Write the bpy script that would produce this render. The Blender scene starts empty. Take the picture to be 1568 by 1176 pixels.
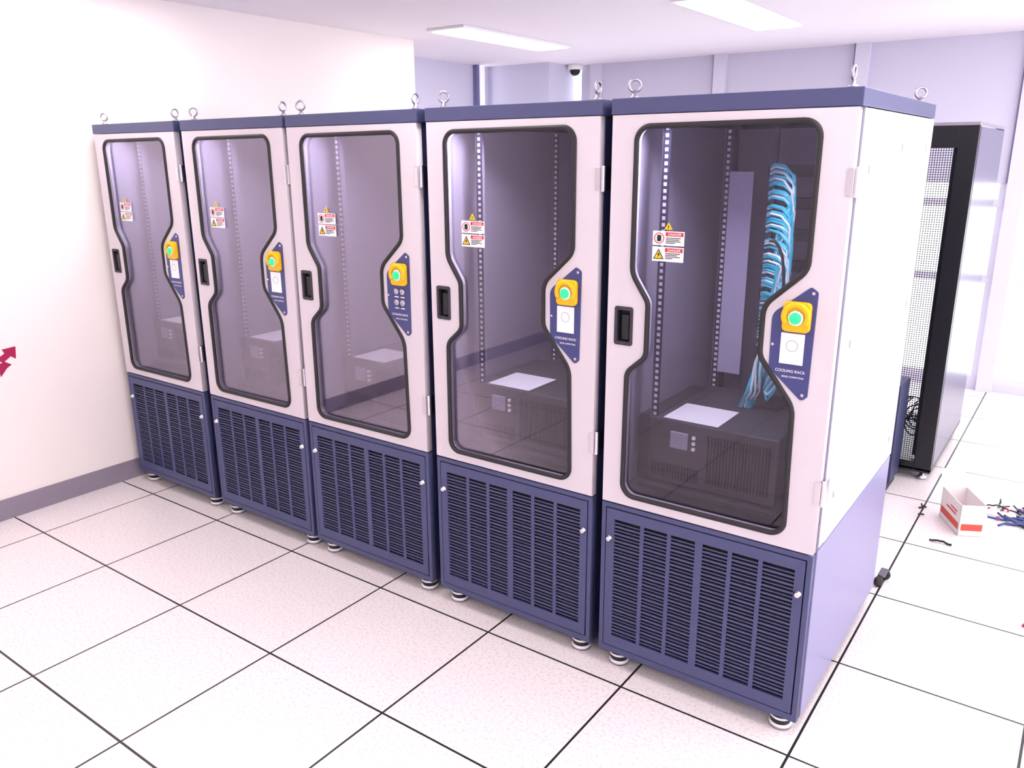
import bpy, bmesh, math, random
from mathutils import Matrix, Vector
random.seed(7)
S=bpy.context.scene
COL=S.collection
# ------------------------------------------------------------------ materials
def lin(h):
    h=h.lstrip('#'); o=[]
    for i in (0,2,4):
        c=int(h[i:i+2],16)/255
        o.append(c/12.92 if c<=.04045 else ((c+.055)/1.055)**2.4)
    return (*o,1)
def mat(name,hexc,rough=.5,metal=0,var=.05,scale=30,bump=0,emit=0,spec=.5,coat=0):
    m=bpy.data.materials.new(name); m.use_nodes=True
    nt=m.node_tree; b=nt.nodes['Principled BSDF']
    c=lin(hexc)
    tc=nt.nodes.new('ShaderNodeTexCoord'); n=nt.nodes.new('ShaderNodeTexNoise'); n.inputs['Scale'].default_value=scale
    nt.links.new(tc.outputs['Object'],n.inputs['Vector'])
    r=nt.nodes.new('ShaderNodeMix'); r.data_type='RGBA'
    r.inputs['A'].default_value=tuple(min(1,x*(1-var)) for x in c[:3])+(1,)
    r.inputs['B'].default_value=tuple(min(1,x*(1+var)) for x in c[:3])+(1,)
    nt.links.new(n.outputs['Fac'],r.inputs['Factor'])
    nt.links.new(r.outputs['Result'],b.inputs['Base Color'])
    b.inputs['Roughness'].default_value=rough; b.inputs['Metallic'].default_value=metal
    b.inputs['Specular IOR Level'].default_value=spec
    b.inputs['Coat Weight'].default_value=coat
    if emit:
        b.inputs['Emission Color'].default_value=c; b.inputs['Emission Strength'].default_value=emit
    if bump:
        bp=nt.nodes.new('ShaderNodeBump'); bp.inputs['Strength'].default_value=bump; bp.inputs['Distance'].default_value=.002
        nt.links.new(n.outputs['Fac'],bp.inputs['Height']); nt.links.new(bp.outputs['Normal'],b.inputs['Normal'])
    return m
M={}
M['door']=mat('door_white_paint','#d3cad2',.38,var=.02)
M['side']=mat('side_white_paint','#e2dce9',.3,var=.02)
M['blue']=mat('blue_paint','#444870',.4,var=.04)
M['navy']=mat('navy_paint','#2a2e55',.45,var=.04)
M['lowside']=mat('lower_side_sheen','#7977a2',.3,var=.03)  # blue panel, lavender of its reflected light put into the colour
M['black']=mat('black_plastic','#0e0e12',.5)
M['slot']=mat('grille_dark','#0b0b12',.8)
M['gap']=mat('panel_gap','#6d6a80',.6)
M['rubber']=mat('rubber_gasket','#1b181d',.55)
M['darkgrey']=mat('dark_grey_metal','#2f2c36',.5)
M['inner']=mat('inner_liner','#a09aae',.5,var=.08,scale=3)
M['blank']=mat('blanking_panel','#c4c3e0',.5)
M['innerdark']=mat('inner_base','#3d3a47',.5)
M['chrome']=mat('chrome','#d8d4da',.2,1)
M['steel']=mat('steel','#b9b4bf',.3,1)
M['yellow']=mat('yellow_plastic','#f2b800',.35)
M['yel2']=mat('yellow_print','#f0c419',.5)
M['green']=mat('green_lamp','#1fc97a',.3,emit=.9)
M['white']=mat('white_label','#f3f1f4',.5,var=.01)
M['paper']=mat('paper','#f4f3f8',.7,var=.02)
M['red']=mat('red_print','#c9262f',.5)
M['magenta']=mat('magenta_vinyl','#a80f4e',.5)
M['ink']=mat('black_ink','#101014',.6)
M['panelblue']=mat('panel_film','#3b4076',.35,var=.03)
M['teal']=mat('teal_cable','#35c6e2',.35)
M['tealw']=mat('pale_cable','#e6f8fc',.35)
M['ups']=mat('ups_casing','#3c3941',.45)
M['lcd']=mat('lcd_grey','#9c9eae',.25)
M['wallL']=mat('wall_paint_left','#f8efec',.7,var=.01,bump=.05,scale=200)
M['wallF']=mat('wall_panel_far','#d2d0e3',.6,var=.01)
M['wallW']=mat('wall_white','#f0eaee',.7,var=.01)
M['ceil']=mat('ceiling_paint','#ece6ec',.8,var=.02,scale=120,bump=.1)
M['base']=mat('baseboard_vinyl','#8f8594',.5)
M['mull']=mat('mullion_white','#dad8e8',.4)
M['mulldark']=mat('mullion_dark_gap','#77759f',.5)  # darker violet-grey for the thin strips beside the pillars
M['blackmetal']=mat('black_rack_paint','#17161c',.35)
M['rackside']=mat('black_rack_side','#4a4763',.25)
M['card']=mat('carton_white','#efe6e6',.7)
M['cardred']=mat('carton_red','#d9503f',.6)
M['cblue']=mat('cable_blue','#2a3c78',.4)
def lampmat():
    m=bpy.data.materials.new('light_diffuser'); m.use_nodes=True; b=m.node_tree.nodes['Principled BSDF']
    b.inputs['Base Color'].default_value=(1,1,1,1); b.inputs['Emission Color'].default_value=(1,.945,.915,1); b.inputs['Emission Strength'].default_value=16
    return m
M['lamp']=lampmat()
def rail_mat():
    m=bpy.data.materials.new('punched_rail'); m.use_nodes=True; nt=m.node_tree; b=nt.nodes['Principled BSDF']
    tc=nt.nodes.new('ShaderNodeTexCoord'); sp=nt.nodes.new('ShaderNodeSeparateXYZ'); nt.links.new(tc.outputs['Object'],sp.inputs[0])
    def M_(op,a,bv=None):
        n=nt.nodes.new('ShaderNodeMath'); n.operation=op
        nt.links.new(a,n.inputs[0])
        if bv is not None:
            if hasattr(bv,'is_output'): nt.links.new(bv,n.inputs[1])
            else: n.inputs[1].default_value=bv
        return n.outputs[0]
    fz=M_('LESS_THAN',M_('ABSOLUTE',M_('SUBTRACT',M_('FRACT',M_('MULTIPLY',sp.outputs['Z'],1/.022)),.5)),.27)
    fx=M_('LESS_THAN',M_('ABSOLUTE',sp.outputs['X']),.006)
    f=M_('MULTIPLY',fz,fx)
    mx=nt.nodes.new('ShaderNodeMix'); mx.data_type='RGBA'; mx.inputs['A'].default_value=lin('#33324c'); mx.inputs['B'].default_value=lin('#f0eef6')
    nt.links.new(f,mx.inputs['Factor']); nt.links.new(mx.outputs['Result'],b.inputs['Base Color']); b.inputs['Roughness'].default_value=.4
    return m
M['rail']=rail_mat()
def glass_mat():
    m=bpy.data.materials.new('smoked_glass'); m.use_nodes=True; nt=m.node_tree; nt.nodes.clear()
    o=nt.nodes.new('ShaderNodeOutputMaterial'); t=nt.nodes.new('ShaderNodeBsdfTransparent'); g=nt.nodes.new('ShaderNodeBsdfGlossy')
    t.inputs['Color'].default_value=(.86,.83,.89,1); g.inputs['Roughness'].default_value=.02; g.inputs['Color'].default_value=(.92,.90,.97,1)
    lw=nt.nodes.new('ShaderNodeFresnel'); lw.inputs['IOR'].default_value=1.5
    a=nt.nodes.new('ShaderNodeMath'); a.operation='MULTIPLY'; a.inputs[1].default_value=.7
    nt.links.new(lw.outputs[0],a.inputs[0])
    mx=nt.nodes.new('ShaderNodeMixShader'); nt.links.new(a.outputs[0],mx.inputs[0]); nt.links.new(t.outputs[0],mx.inputs[1]); nt.links.new(g.outputs[0],mx.inputs[2])
    nt.links.new(mx.outputs[0],o.inputs[0]); return m
M['glass']=glass_mat()
def clear_mat():
    m=bpy.data.materials.new('window_glass'); m.use_nodes=True; nt=m.node_tree; nt.nodes.clear()
    o=nt.nodes.new('ShaderNodeOutputMaterial'); t=nt.nodes.new('ShaderNodeBsdfTransparent'); g=nt.nodes.new('ShaderNodeBsdfGlossy')
    g.inputs['Roughness'].default_value=.02; mx=nt.nodes.new('ShaderNodeMixShader'); mx.inputs[0].default_value=.04
    nt.links.new(t.outputs[0],mx.inputs[1]); nt.links.new(g.outputs[0],mx.inputs[2]); nt.links.new(mx.outputs[0],o.inputs[0]); return m
M['clear']=clear_mat()
def mesh_mat():
    m=bpy.data.materials.new('perforated_steel'); m.use_nodes=True; nt=m.node_tree; b=nt.nodes['Principled BSDF']
    b.inputs['Base Color'].default_value=lin('#1b1a22'); b.inputs['Roughness'].default_value=.4
    tc=nt.nodes.new('ShaderNodeTexCoord'); v=nt.nodes.new('ShaderNodeTexVoronoi'); v.inputs['Scale'].default_value=80; v.inputs['Randomness'].default_value=0
    mp=nt.nodes.new('ShaderNodeMapping'); mp.inputs['Scale'].default_value=(1,0,1); nt.links.new(tc.outputs['Object'],mp.inputs[0]); nt.links.new(mp.outputs[0],v.inputs['Vector'])
    gt=nt.nodes.new('ShaderNodeMath'); gt.operation='GREATER_THAN'; gt.inputs[1].default_value=.45
    nt.links.new(v.outputs['Distance'],gt.inputs[0]); nt.links.new(gt.outputs[0],b.inputs['Alpha']); return m
M['perf']=mesh_mat()
def floor_mat():
    m=bpy.data.materials.new('raised_floor_tile'); m.use_nodes=True; nt=m.node_tree; b=nt.nodes['Principled BSDF']
    tc=nt.nodes.new('ShaderNodeTexCoord'); sp=nt.nodes.new('ShaderNodeSeparateXYZ'); nt.links.new(tc.outputs['Object'],sp.inputs[0])
    def M_(op,a,bv=None):
        n=nt.nodes.new('ShaderNodeMath'); n.operation=op
        nt.links.new(a,n.inputs[0])
        if bv is not None:
            if hasattr(bv,'is_output'): nt.links.new(bv,n.inputs[1])
            else: n.inputs[1].default_value=bv
        return n.outputs[0]
    def ln(s): return M_('GREATER_THAN',M_('ABSOLUTE',M_('SUBTRACT',M_('FRACT',M_('MULTIPLY',s,1/.6)),.5)),.4930)
    f=M_('MAXIMUM',ln(sp.outputs['X']),ln(sp.outputs['Y']))
    n=nt.nodes.new('ShaderNodeTexNoise'); n.inputs['Scale'].default_value=90; n.inputs['Detail'].default_value=4; nt.links.new(tc.outputs['Object'],n.inputs['Vector'])
    cr=nt.nodes.new('ShaderNodeValToRGB'); cr.color_ramp.elements[0].position=.34; cr.color_ramp.elements[0].color=lin('#dacfd0'); cr.color_ramp.elements[1].position=.52; cr.color_ramp.elements[1].color=lin('#ebe2e2')
    nt.links.new(n.outputs['Fac'],cr.inputs[0])
    mx=nt.nodes.new('ShaderNodeMix'); mx.data_type='RGBA'; nt.links.new(f,mx.inputs['Factor']); nt.links.new(cr.outputs[0],mx.inputs['A']); mx.inputs['B'].default_value=lin('#1c191d')
    nt.links.new(mx.outputs['Result'],b.inputs['Base Color']); b.inputs['Roughness'].default_value=.32; return m
M['floor']=floor_mat()
# ------------------------------------------------------------------ helpers
cache={}
def addobj(name,data,parent=None,loc=(0,0,0),rot=(0,0,0)):
    o=bpy.data.objects.new(name,data); COL.objects.link(o); o.location=loc; o.rotation_euler=rot
    if parent: o.parent=parent
    return o
def bm_box(bm,b):
    x0,x1,y0,y1,z0,z1=b
    v=[bm.verts.new(p) for p in ((x0,y0,z0),(x1,y0,z0),(x1,y1,z0),(x0,y1,z0),(x0,y0,z1),(x1,y0,z1),(x1,y1,z1),(x0,y1,z1))]
    for f in ((0,3,2,1),(4,5,6,7),(0,1,5,4),(1,2,6,5),(2,3,7,6),(3,0,4,7)): bm.faces.new([v[i] for i in f])
def boxmesh(key,bl,m,bevel=0):
    if key in cache: return cache[key]
    bm=bmesh.new()
    for b in bl: bm_box(bm,b)
    if bevel: bmesh.ops.bevel(bm,geom=bm.edges[:],offset=bevel,segments=2,affect='EDGES',profile=.5)
    me=bpy.data.meshes.new(key); bm.to_mesh(me); bm.free(); me.materials.append(M[m]); cache[key]=me; return me
def boxes(name,bl,m,parent=None,bevel=0,key=None):
    return addobj(name,boxmesh(key or name+str(len(cache)),bl,m,bevel),parent)
def fillet(pts,seg=8):
    out=[];n=len(pts)
    for i in range(n):
        x,z,r=pts[i]; p=Vector((x,z)); a=Vector(pts[i-1][:2]); b=Vector(pts[(i+1)%n][:2])
        if r<=0: out.append(p); continue
        d1=(a-p);d2=(b-p); l1=d1.length;l2=d2.length; d1/=l1;d2/=l2
        ang=d1.angle(d2); t=min(r/math.tan(ang/2),l1*.49,l2*.49); rr=t*math.tan(ang/2)
        c=p+(d1+d2).normalized()*(rr/math.sin(ang/2))
        s=p+d1*t-c; e=p+d2*t-c
        a0=math.atan2(s.y,s.x); a1=math.atan2(e.y,e.x); da=(a1-a0+math.pi)%(2*math.pi)-math.pi
        for k in range(seg+1):
            th=a0+da*k/seg; out.append(c+Vector((math.cos(th),math.sin(th)))*rr)
    return out
def evalcurve(cu,key,m,xf=None,smooth=False):
    o=bpy.data.objects.new('tmp',cu); COL.objects.link(o)
    dg=bpy.context.evaluated_depsgraph_get(); dg.update()
    me=bpy.data.meshes.new_from_object(o.evaluated_get(dg)); bpy.data.objects.remove(o)
    if xf: me.transform(xf)
    if smooth:
        for p in me.polygons: p.use_smooth=True
    me.name=key; me.materials.clear(); me.materials.append(M[m]); cache[key]=me; return me
def polymesh(key,loops,y0,y1,m,bevel=0):
    """flat shape in XZ (with holes) extruded from y0 to y1"""
    if key in cache: return cache[key]
    cu=bpy.data.curves.new('tmp','CURVE'); cu.dimensions='2D'; cu.fill_mode='BOTH'; cu.extrude=abs(y1-y0)/2-bevel; cu.bevel_depth=bevel; cu.bevel_resolution=1
    if bevel: cu.offset=-bevel
    for L in loops:
        s=cu.splines.new('POLY'); s.points.add(len(L)-1); s.use_cyclic_u=True
        for i,p in enumerate(L): s.points[i].co=(p[0],p[1],0,1)
    return evalcurve(cu,key,m,Matrix.Translation((0,(y0+y1)/2,0))@Matrix.Rotation(math.pi/2,4,'X'))
def circ(cx,cz,r,n=32): return [(cx+r*math.cos(2*math.pi*i/n),cz+r*math.sin(2*math.pi*i/n)) for i in range(n)]
def tubemesh(key,paths,r,m,cyc=False,res=3,smooth=False):
    if key in cache: return cache[key]
    cu=bpy.data.curves.new('tmp','CURVE'); cu.dimensions='3D'; cu.bevel_depth=r; cu.bevel_resolution=res; cu.use_fill_caps=True
    for L in paths:
        if smooth:
            s=cu.splines.new('NURBS'); s.order_u=4; s.use_endpoint_u=True; s.resolution_u=5
        else: s=cu.splines.new('POLY')
        s.points.add(len(L)-1); s.use_cyclic_u=cyc
        for i,p in enumerate(L): s.points[i].co=(*p,1)
    return evalcurve(cu,key,m,None,True)
def lathe(key,prof,m,n=32,mats=None):
    if key in cache: return cache[key]
    bm=bmesh.new(); rings=[]
    for p in prof: rings.append([bm.verts.new((p[0]*math.cos(2*math.pi*i/n),p[0]*math.sin(2*math.pi*i/n),p[1])) for i in range(n)])
    for k in range(len(rings)-1):
        for i in range(n):
            f=bm.faces.new((rings[k][i],rings[k][(i+1)%n],rings[k+1][(i+1)%n],rings[k+1][i])); f.smooth=True
            if len(prof[k])>2: f.material_index=prof[k][2]
    bm.faces.new(rings[0][::-1]); bm.faces.new(rings[-1])
    bmesh.ops.recalc_face_normals(bm,faces=bm.faces[:])
    me=bpy.data.meshes.new(key); bm.to_mesh(me); bm.free()
    for q in (mats or [m]): me.materials.append(M[q])
    cache[key]=me; return me
def textmesh(key,body,size,m,align='CENTER'):
    if key in cache: return cache[key]
    cu=bpy.data.curves.new('tmp','FONT'); cu.body=body; cu.size=size; cu.align_x=align; cu.extrude=.0002
    return evalcurve(cu,key,m)
def empty(name,loc=(0,0,0),rot=(0,0,0)):
    e=bpy.data.objects.new(name,None); e.empty_display_size=.1; COL.objects.link(e); e.location=loc; e.rotation_euler=rot; return e
# ------------------------------------------------------------------ cooling rack
WD,DP,HT=.735,1.05,2.010
DT=1.963
win=fillet([(.088,1.926,.045),(.640,1.930,.045),(.640,1.525,.06),(.522,1.415,.07),(.522,1.262,.06),(.632,1.120,.09),(.640,.705,.045),(.078,.702,.045),(.080,1.145,.05),(.148,1.205,.05),(.148,1.385,.05),(.088,1.475,.08)])
def rrect(x0,x1,z0,z1,r): return fillet([(x0,z1,r),(x1,z1,r),(x1,z0,r),(x0,z0,r)],5)
rack_fill=bpy.data.lights.new('added_rack_fill','AREA'); rack_fill.shape='RECTANGLE'; rack_fill.size=.5; rack_fill.size_y=.04; rack_fill.energy=13; rack_fill.color=(.94,.93,1)  # fill lamp added in each rack to brighten the interior, no real fixture
def rack(x,end=False,variant='screen'):
    e=empty('cooling_rack_cabinet',(x,.0835,0))
    P=lambda n,me,loc=(0,0,0),rot=(0,0,0): addobj(n,me,e,loc,rot)
    P('door',polymesh('door',[[(0.001,.664),(0.001,DT-.002),(WD-.001,DT-.002),(WD-.001,.664)],win,rrect(.034,.093,1.239,1.360,.004)],0,.032,'door',.0015))
    P('door_gasket',tubemesh('gasket',[[(p[0],0,p[1]) for p in win]],.0085,'rubber',True))
    P('door_glass',polymesh('glass',[win],.012,.016,'glass'))
    P('handle_bezel',polymesh('bez',[rrect(.030,.097,1.235,1.364,.008),rrect(.040,.087,1.247,1.352,.004)],-.004,.02,'darkgrey',.001))
    P('handle_recess',boxmesh('hrec',[(.036,.091,.022,.03,1.24,1.36)],'black'))
    P('handle_lever',boxmesh('hlev',[(.054,.082,.002,.02,1.252,1.338)],'black',.004))
    cp=fillet([(.655,1.480,.008),(.676,1.466,.01),(.672,1.158,.01),(.655,1.142,.012),(.552,1.232,.03),(.550,1.395,.04)])
    P('control_panel',polymesh('cpan',[cp],-.003,.001,'panelblue',.0008))
    P('panel_screws',boxmesh('cscr',[(.659,.668,-.006,-.002,1.458,1.467),(.555,.563,-.006,-.002,1.30,1.308),(.653,.662,-.006,-.002,1.157,1.166)],'chrome',.001))
    P('estop_housing',polymesh('esh',[rrect(.584,.664,1.348,1.436,.014)],-.018,-.002,'yellow',.003))
    arc=[(.624+.034*math.cos(a),-.020,1.394+.034*math.sin(a)) for a in [math.radians(-35+250*k/24) for k in range(25)]]
    P('estop_shroud',tubemesh('shr',[arc],.009,'yellow'))
    P('estop_ring',lathe('esring',[(.022,0),(.022,.005),(.019,.007)],'white'),(.624,-.018,1.390),(math.pi/2,0,0))
    P('estop_lamp',lathe('eslamp',[(.017,0),(.017,.006),(.013,.010),(.004,.011)],'green'),(.624,-.023,1.390),(math.pi/2,0,0))
    if variant=='screen':
        P('display_screen',boxmesh('scr',[(.582,.650,-.006,-.002,1.250,1.342)],'white',.001))
        P('display_dial',polymesh('dial',[circ(.616,1.305,.017),circ(.616,1.305,.0155)],-.0068,-.0062,'lcd'))
    else:
        for i,(bx,bz) in enumerate(((.602,1.322),(.634,1.322),(.602,1.277),(.634,1.277))):
            P('push_button_%d'%i,lathe('btnl',[(.013,0),(.013,.003),(.010,.006),(.003,.007)],'steel'),(bx,-.003,bz),(math.pi/2,0,0))
        P('button_labels',boxmesh('bplate',[(.592,.612,-.0045,-.002,1.298,1.302),(.624,.644,-.0045,-.002,1.298,1.302),(.592,.612,-.0045,-.002,1.253,1.257),(.624,.644,-.0045,-.002,1.253,1.257)],'white'))
    P('panel_title',textmesh('t1','COOLING RACK',.0116,'white'),(.616,-.0035,1.225),(math.pi/2,0,0))
    P('panel_subtitle',textmesh('t2','EDGE COMPUTING',.0074,'white'),(.625,-.0035,1.209),(math.pi/2,0,0))
    P('warning_triangle',polymesh('wt',[[(.203,1.640),(.217,1.618),(.189,1.618)]],.009,.0105,'yel2'))
    P('warning_triangle_mark',boxmesh('wtm',[(.2018,.2042,.008,.009,1.622,1.631)],'ink'))
    P('warning_label',boxmesh('wl',[(.151,.257,.0095,.011,1.569,1.613),(.151,.257,.0095,.011,1.519,1.564)],'white'))
    P('warning_header',boxmesh('wh',[(.195,.254,.0085,.0095,1.598,1.610),(.195,.254,.0085,.0095,1.549,1.561)],'red'))
    P('warning_header_text',textmesh('t3','DANGER',.011,'white'),(.2255,.0083,1.600),(math.pi/2,0,0))
    P('warning_header_text_lower',textmesh('t3','DANGER',.011,'white'),(.2255,.0083,1.551),(math.pi/2,0,0))
    P('warning_text_lines',boxmesh('wtl',[(.196,.196+.05*f,.0088,.0094,z,z+.0022) for z,f in ((1.591,1),(1.586,.9),(1.581,1),(1.576,.6),(1.543,1),(1.538,.8),(1.533,1),(1.528,.5))],'ink'))
    P('warning_icon_ring',polymesh('wir',[circ(.173,1.591,.017),circ(.173,1.591,.0145)],.0085,.0095,'red'))
    P('warning_icon_hand',polymesh('wih',[rrect(.166,.180,1.581,1.601,.004)],.0086,.0094,'ink'))
    P('warning_icon_triangle',polymesh('wit',[[(.173,1.558),(.191,1.526),(.155,1.526)],[(.173,1.553),(.159,1.5285),(.187,1.5285)]],.0083,.0094,'ink'))
    P('warning_icon_fill',polymesh('wif',[[(.173,1.554),(.188,1.528),(.158,1.528)]],.0088,.0094,'yel2'))
    P('warning_icon_bolt',polymesh('wib',[[(.176,1.548),(.168,1.539),(.173,1.539),(.170,1.531),(.179,1.541),(.174,1.541)]],.0080,.0087,'ink'))
    # lower service panel with grille
    P('lower_frame',polymesh('lfr',[[(0,.062),(0,.658),(WD,.658),(WD,.062)],[(.016,.086),(WD-.016,.086),(WD-.016,.642),(.016,.642)]],.002,.03,'blue',.001))
    P('lower_seam',boxmesh('lseam',[(.01,WD-.01,.02,.03,.08,.65)],'slot'))
    P('lower_panel',polymesh('lpan',[[(.020,.090),(.020,.638),(WD-.020,.638),(WD-.020,.090)],[(.052,.132),(.686,.132),(.686,.600),(.052,.600)]],.0005,.016,'blue',.001))
    bars=[]; z0,z1=.132,.600; n=34; pit=(z1-z0)/n
    for i in range(1,n):
        z=z0+i*pit; h=.0034 if i%2==0 else .0021
        bars.append((.052,.686,.002,.006,z-h,z+h))
    pw=(.634-.026)/6
    for k in range(1,6):
        c=.369+(k-3)*(pw+.0) + (0.006 if k>3 else -.006 if k<3 else 0)
        w=.013 if k==3 else .007
        bars.append((c-w,c+w,.001,.007,z0,z1))
    P('grille_louvres',boxmesh('lou',bars,'blue'))
    for i,lx in enumerate((.034,.701)):
        P('lock_%d'%i,lathe('lock',[(.013,0),(.013,.004),(.009,.007),(.009,.012),(.006,.014)],'chrome'),(lx,.001,.522),(math.pi/2,0,0))
    P('roof_cap',boxmesh('cap',[(-.002,WD+.006,-.002,DP+.002,DT,HT)],'blue',.002))
    P('corner_frame',boxmesh('cfr',[(.0,.03,.034,.075,.062,DT),(WD-.03,WD,.034,.075,.062,DT),(0,.03,DP-.05,DP-.005,.062,DT),(WD-.03,WD,DP-.05,DP-.005,.062,DT),(0.03,WD-.03,.034,.075,1.938,DT),(0.03,WD-.03,.034,.075,.64,.662)],'navy'))
    P('inner_liner',boxmesh('lin',[(.010,.014,.075,DP-.05,.665,1.94),(WD-.014,WD-.010,.075,DP-.05,.665,1.94),(.014,WD-.014,DP-.03,DP-.025,.665,1.94),(.014,WD-.014,.075,DP-.03,1.955,1.96)],'inner'))
    P('side_panels',boxmesh('sid' ,[(.001,.006,.075,DP-.05,.07,1.957),(.03,WD-.03,DP-.02,DP-.012,.07,1.957)],'navy'))
    P('inner_base_plate',boxmesh('ibp',[(.014,WD-.014,.06,DP-.03,.655,.675)],'innerdark'))
    lo=P('interior_fill',rack_fill,(WD/2,.13,1.950),(-.5,0,0))
    if end:
        P('side_panel_upper',boxmesh('spu',[(WD-.008,WD+.004,.046,.085,.672,1.960),(WD-.008,WD+.006,.089,DP+.0,.672,1.960)],'side',.002))
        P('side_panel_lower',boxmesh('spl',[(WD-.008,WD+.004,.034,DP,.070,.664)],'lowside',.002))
        P('side_latches',boxmesh('slat',[(WD+.005,WD+.010,y-.006,y+.006,z-.012,z+.012) for y,z in ((.14,1.80),(.14,1.30),(.14,.82),(.96,1.86),(.96,1.30),(.96,.76),(.55,1.86))],'steel',.002))
        P('side_seam',boxmesh('ssm',[(WD-.009,WD+.001,.03,DP-.005,.066,1.960)],'gap'))
    else:
        P('side_panel_outer',boxmesh('spo',[(WD-.006,WD-.001,.075,DP-.05,.07,1.957)],'navy'))
    P('base_pan',boxmesh('bpan',[(.01,WD-.01,.03,DP-.01,.062,.08)],'navy'))
    for i,(a,b) in enumerate(((1.728,1.809),(.824,.908))):
        P('hinge_barrel_%d'%i,tubemesh('hb%d'%i,[[(WD+.004,.014,a),(WD+.004,.014,b)]],.0095,'chrome'))
        P('hinge_leaf_%d'%i,boxmesh('hl%d'%i,[(WD-.016,WD+.002,-.003,.001,a+.004,b-.004),(WD+.0,WD+.009,.014,.062,a+.004,b-.004)],'chrome',.001))
    rm=boxmesh('railm',[(-.014,.014,-.001,.001,.68,1.935)],'rail')
    for i,(rx,ry) in enumerate(((.105,.18),(.632,.18),(.105,.72),(.632,.72))): P('rail_%d'%i,rm,(rx,ry,0))
    P('rail_webs',boxmesh('rweb',[(rx-.016 if rx<.3 else rx+.013,(rx-.013 if rx<.3 else rx+.016),ry,ry+.05,.68,1.935) for rx,ry in ((.105,.18),(.632,.18),(.105,.72),(.632,.72))],'inner'))
    # UPS
    dx,dz=-.035,-.003
    B=lambda L:[(a+dx,b+dx,c-.12,d-.12,e_+dz,f+dz) for a,b,c,d,e_,f in L]
    P('ups_body',boxmesh('upsb',B([(.15,.59,.27,.78,.735,.955),(.14,.60,.255,.272,.730,.960)]),'ups',.004))
    P('ups_grille',boxmesh('upsg',B([(.36+.011*i,.365+.011*i,.250,.256,.76,.93) for i in range(20)]+[(.16+.011*i,.164+.011*i,.250,.256,.75,.80) for i in range(16)]),'black'))
    P('ups_display',boxmesh('upsd',B([(.225,.290,.248,.256,.865,.925)]),'lcd',.002))
    P('ups_buttons',boxmesh('upsk',B([(.305,.317,.246,.256,z,z+.012) for z in (.868,.888,.908)]),'white',.002))
    P('ups_tray',boxmesh('upst',B([(.125,.615,.22,.8,.707,.722)]),'darkgrey'))
    P('ups_feet',boxmesh('upsf',B([(.19,.23,.3,.34,.722,.736),(.51,.55,.3,.34,.722,.736)]),'black'))
    P('side_module',boxmesh('smod',[(.02,.085,.22,.70,.68,.93)],'ups',.008))
    P('document_sheet',boxmesh('doc',B([(.18,.38,.285,.485,.9562,.958)]),'paper'))
    foot=lathe('foot',[(.020,.0,2),(.038,.0,2),(.038,.010,0),(.032,.016,1),(.034,.020,1),(.034,.034,0),(.036,.036,0),(.036,.044,1),(.014,.046,1),(.012,.064,1)],'white',32,['white','black','steel'])
    for i,(fx,fy) in enumerate(((.062,.055),(.672,.055),(.062,.94),(.672,.94))): P('levelling_foot_%d'%i,foot,(fx,fy,0))
    ring=tubemesh('ring',[[(.018*math.cos(a),0,.038+.018*math.sin(a)) for a in [2*math.pi*k/24 for k in range(24)]]],.0042,'steel',True)
    col=lathe('ringcol',[(.014,0),(.014,.006),(.008,.010),(.007,.022)],'steel')
    for i,(fx,fy) in enumerate(((.055,.04),(.700,.04),(.055,.97),(.700,.97))):
        P('eyebolt_ring_%d'%i,ring,(fx,fy,HT),(0,0,.6+i)); P('eyebolt_collar_%d'%i,col,(fx,fy,HT))
    if end:
        pa=[];pb=[]
        for k in range(24):
            zt=1.80-k*.027
            for q in range(3):
                a_=random.uniform(-.006,.006); b_=random.uniform(-.012,.012); g=random.uniform(0,.05)
                path=[(.345,.50,zt+b_),(.375,.455+a_,zt+.010+b_),(.420+a_,.43,zt+.004+b_),(.455+a_,.425+a_,zt-.03),(.450+b_,.43,zt-.10-g),(.415+b_,.45,zt-.15-g),(.40+b_,.46,max(1.02,zt-.24-g))]
                (pb if (k+q)%3==0 else pa).append(path)
        for k in range(22):
            a_=random.uniform(-.022,.022); b_=random.uniform(-.022,.022)
            path=[(.435+a_,.44+b_,1.48),(.43+b_,.44+a_,1.36),(.405-a_,.43+b_,1.24),(.385+b_,.43-a_,1.12),(.365+a_,.43+b_,1.02),(.34+b_,.45+a_,.955)]
            (pb if k%3==0 else pa).append(path)
        P('patch_cables',tubemesh('pc1',pa,.0042,'teal',smooth=True)); P('patch_cables_pale',tubemesh('pc2',pb,.0042,'tealw',smooth=True))
        P('patch_panels',boxmesh('pp',[(.30,.60,.60,.63,1.765-.11*i,1.805-.11*i) for i in range(7)],'darkgrey',.002))
        P('cable_post',boxmesh('cpo',[(.315,.335,.585,.60,.70,1.93)],'rail'))
        P('blanking_panel',boxmesh('bkp',[(.122,.215,.70,.703,1.0,1.78)],'blank',.001))
        loop=[(.42+.05*math.cos(t),.34,1.42+.15*math.sin(t)) for t in [math.radians(100-k*20) for k in range(11)]]
        P('loop_cable',tubemesh('lc',[loop],.005,'black',smooth=True))
    return e
for x,end,v in ((-.2588,False,'screen'),(.538,False,'screen'),(1.298,False,'buttons'),(2.081,False,'screen'),(2.857,True,'screen')):
    rack(x,end,v)
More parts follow.
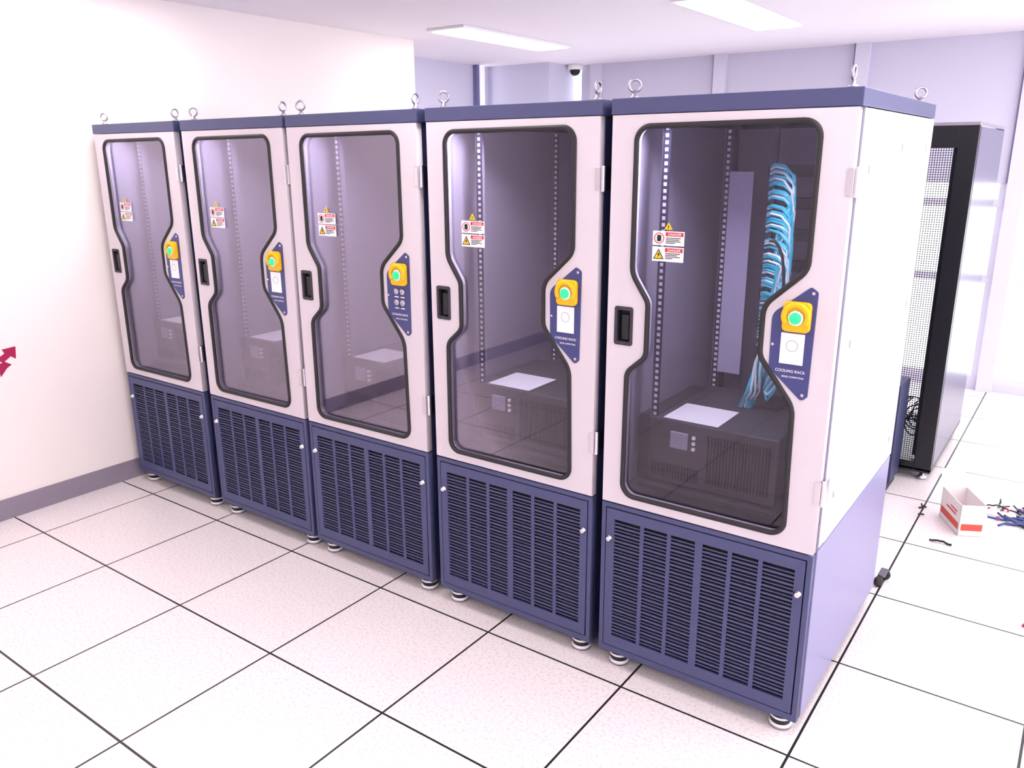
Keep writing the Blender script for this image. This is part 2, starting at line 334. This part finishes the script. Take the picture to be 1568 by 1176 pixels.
# ------------------------------------------------------------------ room shell
XL,XR,YB,YF,ZC=-.325,6.2,-4.6,5.03,2.69
boxes('floor',[(-1.3,XR+.1,YB-.1,YF+.1,-.05,0)],'floor')
boxes('ceiling',[(-1.3,XR+.1,YB-.1,YF+.1,ZC,ZC+.05)],'ceil')
boxes('wall_left',[(-1.3,XL,YB,2.69,0,ZC)],'wallL')
boxes('wall_back',[(XL,XR,YB-.1,YB,0,ZC)],'wallW')
boxes('baseboard_left',[(XL,XL+.008,YB,2.69,0,.112)],'base')
boxes('wall_recess',[(-1.15,-1.05,2.69,4.37,0,ZC),(-1.15,-1.05,4.52,5.03,0,ZC),(-1.15,-1.05,4.37,4.52,0,.3)],'wallF')
boxes('wall_column',[(-1.05,-.33,4.58,5.03,0,ZC)],'wallF')
boxes('trim_recess_pillar',[(-1.05,-1.0,3.25,3.37,0,ZC)],'mull')
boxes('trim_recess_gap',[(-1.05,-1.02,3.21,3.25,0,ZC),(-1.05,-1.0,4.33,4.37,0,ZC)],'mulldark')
boxes('wall_far',[(-.24,XR,5.03,5.12,1.62,ZC),(-.33,-.24,5.03,5.12,0,.3),(-.24,-.1,5.03,5.12,0,1.62),(-.1,XR,5.03,5.12,0,.06)],'wallF')
boxes('trim_far_pillars',[(x,x+.11,4.985,5.03,0 if x>3 else 1.62,ZC) for x in (-.12,1.14,2.33,3.52,4.71)],'mull')
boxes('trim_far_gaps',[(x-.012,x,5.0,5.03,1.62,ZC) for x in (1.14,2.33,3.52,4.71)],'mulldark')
ml=[(-.1+.595*k,-.1+.595*k+.05,5.04,5.10,.06,1.62) for k in range(11)]
ml+=[(-.1,XR,5.035,5.10,.86,.92),(-.1,XR,5.035,5.10,1.44,1.50),(-.1,XR,5.035,5.11,.06,.11)]
w=empty('window_1')
boxes('mullions',ml,'mull',w); boxes('pane',[(-.1,XR,5.07,5.075,.06,1.62),(-.33,-.24,5.07,5.075,.3,ZC)],'clear',w)
w=empty('window_2')
boxes('slit_pane',[(-1.11,-1.105,4.37,4.52,.3,ZC)],'clear',w)
boxes('wall_right',[(XR,XR+.1,YB,5.12,2.3,ZC),(XR,XR+.1,YB,5.12,0,.35),(XR,XR+.1,YB,-2.5,.35,2.3)],'wallW')
w=empty('window_3')
boxes('frame_bars',[(XR+.02,XR+.08,-2.5+1.25*k,-2.44+1.25*k,.35,2.3) for k in range(7)]+[(XR+.02,XR+.08,-2.5,5.1,1.2,1.26)],'mull',w)
boxes('glazing',[(XR+.05,XR+.055,-2.5,5.1,.35,2.3)],'clear',w)
def clight(x,y,l=1.38):
    e=empty('ceiling_light',(x,y,ZC))
    addobj('housing',boxmesh('clh%.2f'%l,[(-.165,.165,0,l,-.018,0)],'white',.003),e)
    addobj('diffuser',boxmesh('cld%.2f'%l,[(-.14,.14,.04,l-.04,-.024,-.0185)],'lamp'),e)
for x in (.30,2.13,3.99,5.6):
    for y in (2.32,-.75,-3.4): clight(x,y,1.38 if y>-3 else 1.1)
e=empty('security_camera',(-.25,4.92,ZC))
addobj('mount',lathe('cmt',[(.075,0),(.075,-.03),(.066,-.05)],'white'),e); addobj('dome',lathe('cdm',[(.052,-.05),(.050,-.066),(.040,-.088),(.02,-.102),(.004,-.106)],'black'),e)
def flat(name,pts,m,parent): 
    bm=bmesh.new(); a=[bm.verts.new((0,p[0],p[1])) for p in pts]; bm.faces.new(a)
    r=bmesh.ops.extrude_face_region(bm,geom=bm.faces[:]); bmesh.ops.translate(bm,verts=[v for v in r['geom'] if isinstance(v,bmesh.types.BMVert)],vec=(.0015,0,0))
    bmesh.ops.recalc_face_normals(bm,faces=bm.faces[:])
    me=bpy.data.meshes.new(name); bm.to_mesh(me); bm.free(); me.materials.append(M[m]); return addobj(name,me,parent)
e=empty('arrow_sticker',(XL+.0005,-.50,.86))
flat('arrow_up',[(-.045,-.005),(-.005,.018),(-.015,.04),(.052,.045),(.045,-.02),(.022,-.002),(-.02,-.03)],'magenta',e)
flat('arrow_down',[(-.01,-.025),(.02,-.045),(-.005,-.06),(-.04,-.10),(-.045,-.06),(-.065,-.04)],'magenta',e)
# ------------------------------------------------------------------ black server rack
e=empty('server_rack',(2.96,2.70,0))
W2,D2=.60,1.15
addobj('frame',boxmesh('sf',[(0,.09,0,.05,.06,1.98),(W2-.09,W2,0,.05,.06,1.98),(.09,W2-.09,0,.05,1.87,1.98),(.09,W2-.09,0,.05,.06,.11),(0,.05,D2-.05,D2,.06,1.98),(W2-.05,W2-.002,D2-.05,D2,.06,1.98),(0,W2,0,D2,.05,.075)],'blackmetal',.002),e)
addobj('top_cover',boxmesh('stc',[(-.003,W2+.003,-.003,D2,1.98,1.998)],'steel',.002),e)
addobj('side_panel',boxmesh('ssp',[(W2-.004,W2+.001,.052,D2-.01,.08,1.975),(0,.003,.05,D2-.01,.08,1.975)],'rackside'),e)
addobj('mesh_door',boxmesh('smd',[(.09,W2-.09,.012,.014,.11,1.87)],'perf'),e)
addobj('mount_rails',boxmesh('smr',[(.06,.075,.15,.17,.1,1.95),(W2-.13,W2-.11,.15,.17,.1,1.95)],'blackmetal'),e)
f2=lathe('foot2',[(.03,0),(.03,.012),(.012,.02),(.012,.055)],'steel')
for a,b in ((.05,.05),(W2-.05,.05),(.05,D2-.06),(W2-.05,D2-.06)): addobj('foot',f2,e,(a,b,0))
pp=[]
for k in range(9):
    c=(.45+random.uniform(-.03,.03),.25,.28+random.uniform(-.05,.08)); r=random.uniform(.05,.09)
    pp.append([(c[0]+r*math.cos(t)*.8,c[1]+random.uniform(-.03,.03),c[2]+r*math.sin(t)) for t in [j*.7+k for j in range(8)]])
addobj('blue_cables',tubemesh('bc',pp,.004,'cblue',smooth=True),e)
e=empty('pedestal_cabinet',(3.165,2.41,0))
addobj('body',boxmesh('pcb',[(0,.235,0,.24,.05,.62)],'navy',.006),e)
addobj('front_plate',boxmesh('pcf',[(.02,.215,-.006,0,.08,.59)],'blue',.002),e)
addobj('plinth',boxmesh('pcp',[(.015,.22,.015,.225,0,.05)],'black'),e)
# ------------------------------------------------------------------ carton and litter on floor
e=empty('carton_box',(3.80,2.03,0),(0,0,math.radians(28)))
a,b,h=.12,.245,.165
addobj('carton_walls',boxmesh('cw',[(0,a,0,.003,0,h),(0,a,b-.003,b,0,h),(0,.003,0,b,0,h),(a-.003,a,0,b,0,h),(0,a,0,b,0,.003)],'card'),e)
addobj('carton_stripe',boxmesh('cs',[(-.0008,0,.01,b-.01,.03,.065),(.01,a-.01,-.0008,0,.03,.065)],'cardred'),e)
addobj('carton_text',boxmesh('ct',[(-.0010,0,.05,.17,.09,.10),(-.0010,0,.04,.12,.11,.118)],'cardred'),e)
fl=addobj('carton_flap',boxmesh('cf',[(0,a,0,.10,-.001,.001)],'card'),e,(0,b,h),(math.radians(50),0,0))
lit=empty('cable_scraps_pile',(4.08,2.42,0))
def scatter(name,cx,cy,rx,ry,n,m,r=.004,l=.12,parent=None):
    L=[];o=parent.location if parent else Vector((0,0,0))
    for k in range(n):
        x=cx-o.x+random.uniform(-rx,rx);y=cy-o.y+random.uniform(-ry,ry);t=random.uniform(0,6.28);p=[]
        for j in range(5):
            p.append((x,y,r+.001+random.uniform(0,.008)));x+=math.cos(t)*l/4;y+=math.sin(t)*l/4;t+=random.uniform(-.7,.7)
        L.append(p)
    addobj(name,tubemesh(name,L,r,m,smooth=True),parent)
scatter('cable_offcuts',4.09,2.40,.12,.13,26,'cblue',.0058,.15,lit)
scatter('tie_scraps',4.05,2.42,.16,.16,14,'black',.0038,.08,lit)
scatter('insulation_scraps',4.02,2.46,.13,.13,7,'magenta',.0045,.05,lit)
scatter('wire_clippings',3.62,2.28,.06,.10,3,'black',.004,.04)
scatter('red_wire_piece',4.14,1.26,.01,.01,2,'magenta',.005,.06)
scatter('dark_wire_piece',3.74,1.90,.01,.01,2,'black',.005,.05)
e=empty('caster_wheels',(3.60,1.36,0))
cw=lathe('cwheel',[(.010,-.010),(.022,-.009),(.024,0),(.022,.009),(.010,.010)],'black')
addobj('wheel_a',cw,e,(0,0,.024),(math.pi/2,0,.5)); addobj('wheel_b',cw,e,(-.01,-.08,.024),(math.pi/2,0,1.1)); addobj('bracket',boxmesh('cbr',[(-.018,.012,-.07,.01,.045,.05)],'steel'),e)
# ------------------------------------------------------------------ light
wd=bpy.data.worlds.new('outdoor'); S.world=wd; wd.use_nodes=True
bg=wd.node_tree.nodes['Background']; bg.inputs['Color'].default_value=(.95,.94,1,1); bg.inputs['Strength'].default_value=4.0
def portal(loc,rot,sx,sy):
    l=bpy.data.lights.new('window_portal','AREA'); l.shape='RECTANGLE'; l.size=sx; l.size_y=sy; l.cycles.is_portal=True
    addobj('window_portal',l,None,loc,rot)
portal(((-.1+XR)/2,5.2,.85),(-math.pi/2,0,0),XR+.1,1.6)
portal((XR+.2,1.3,1.32),(0,math.pi/2,0),1.95,7.6)
# ------------------------------------------------------------------ camera
fpx,yaw,pitch,roll=1237.4,.6255,.2755,-.0055
F=Vector((-math.sin(yaw)*math.cos(pitch),math.cos(yaw)*math.cos(pitch),-math.sin(pitch)))
r=Vector((math.cos(yaw),math.sin(yaw),0)); u=r.cross(F)
R=r*math.cos(roll)+u*math.sin(roll); U=-r*math.sin(roll)+u*math.cos(roll)
cd=bpy.data.cameras.new('camera'); cd.sensor_width=36; cd.lens=36*fpx/1568; cd.clip_start=.05
co=bpy.data.objects.new('camera',cd); COL.objects.link(co)
co.matrix_world=Matrix(((R.x,U.x,-F.x,4.153),(R.y,U.y,-F.y,-2.2539),(R.z,U.z,-F.z,1.842),(0,0,0,1)))
S.camera=co
S.view_settings.view_transform='Standard'; S.view_settings.look='None'; S.view_settings.exposure=0.0
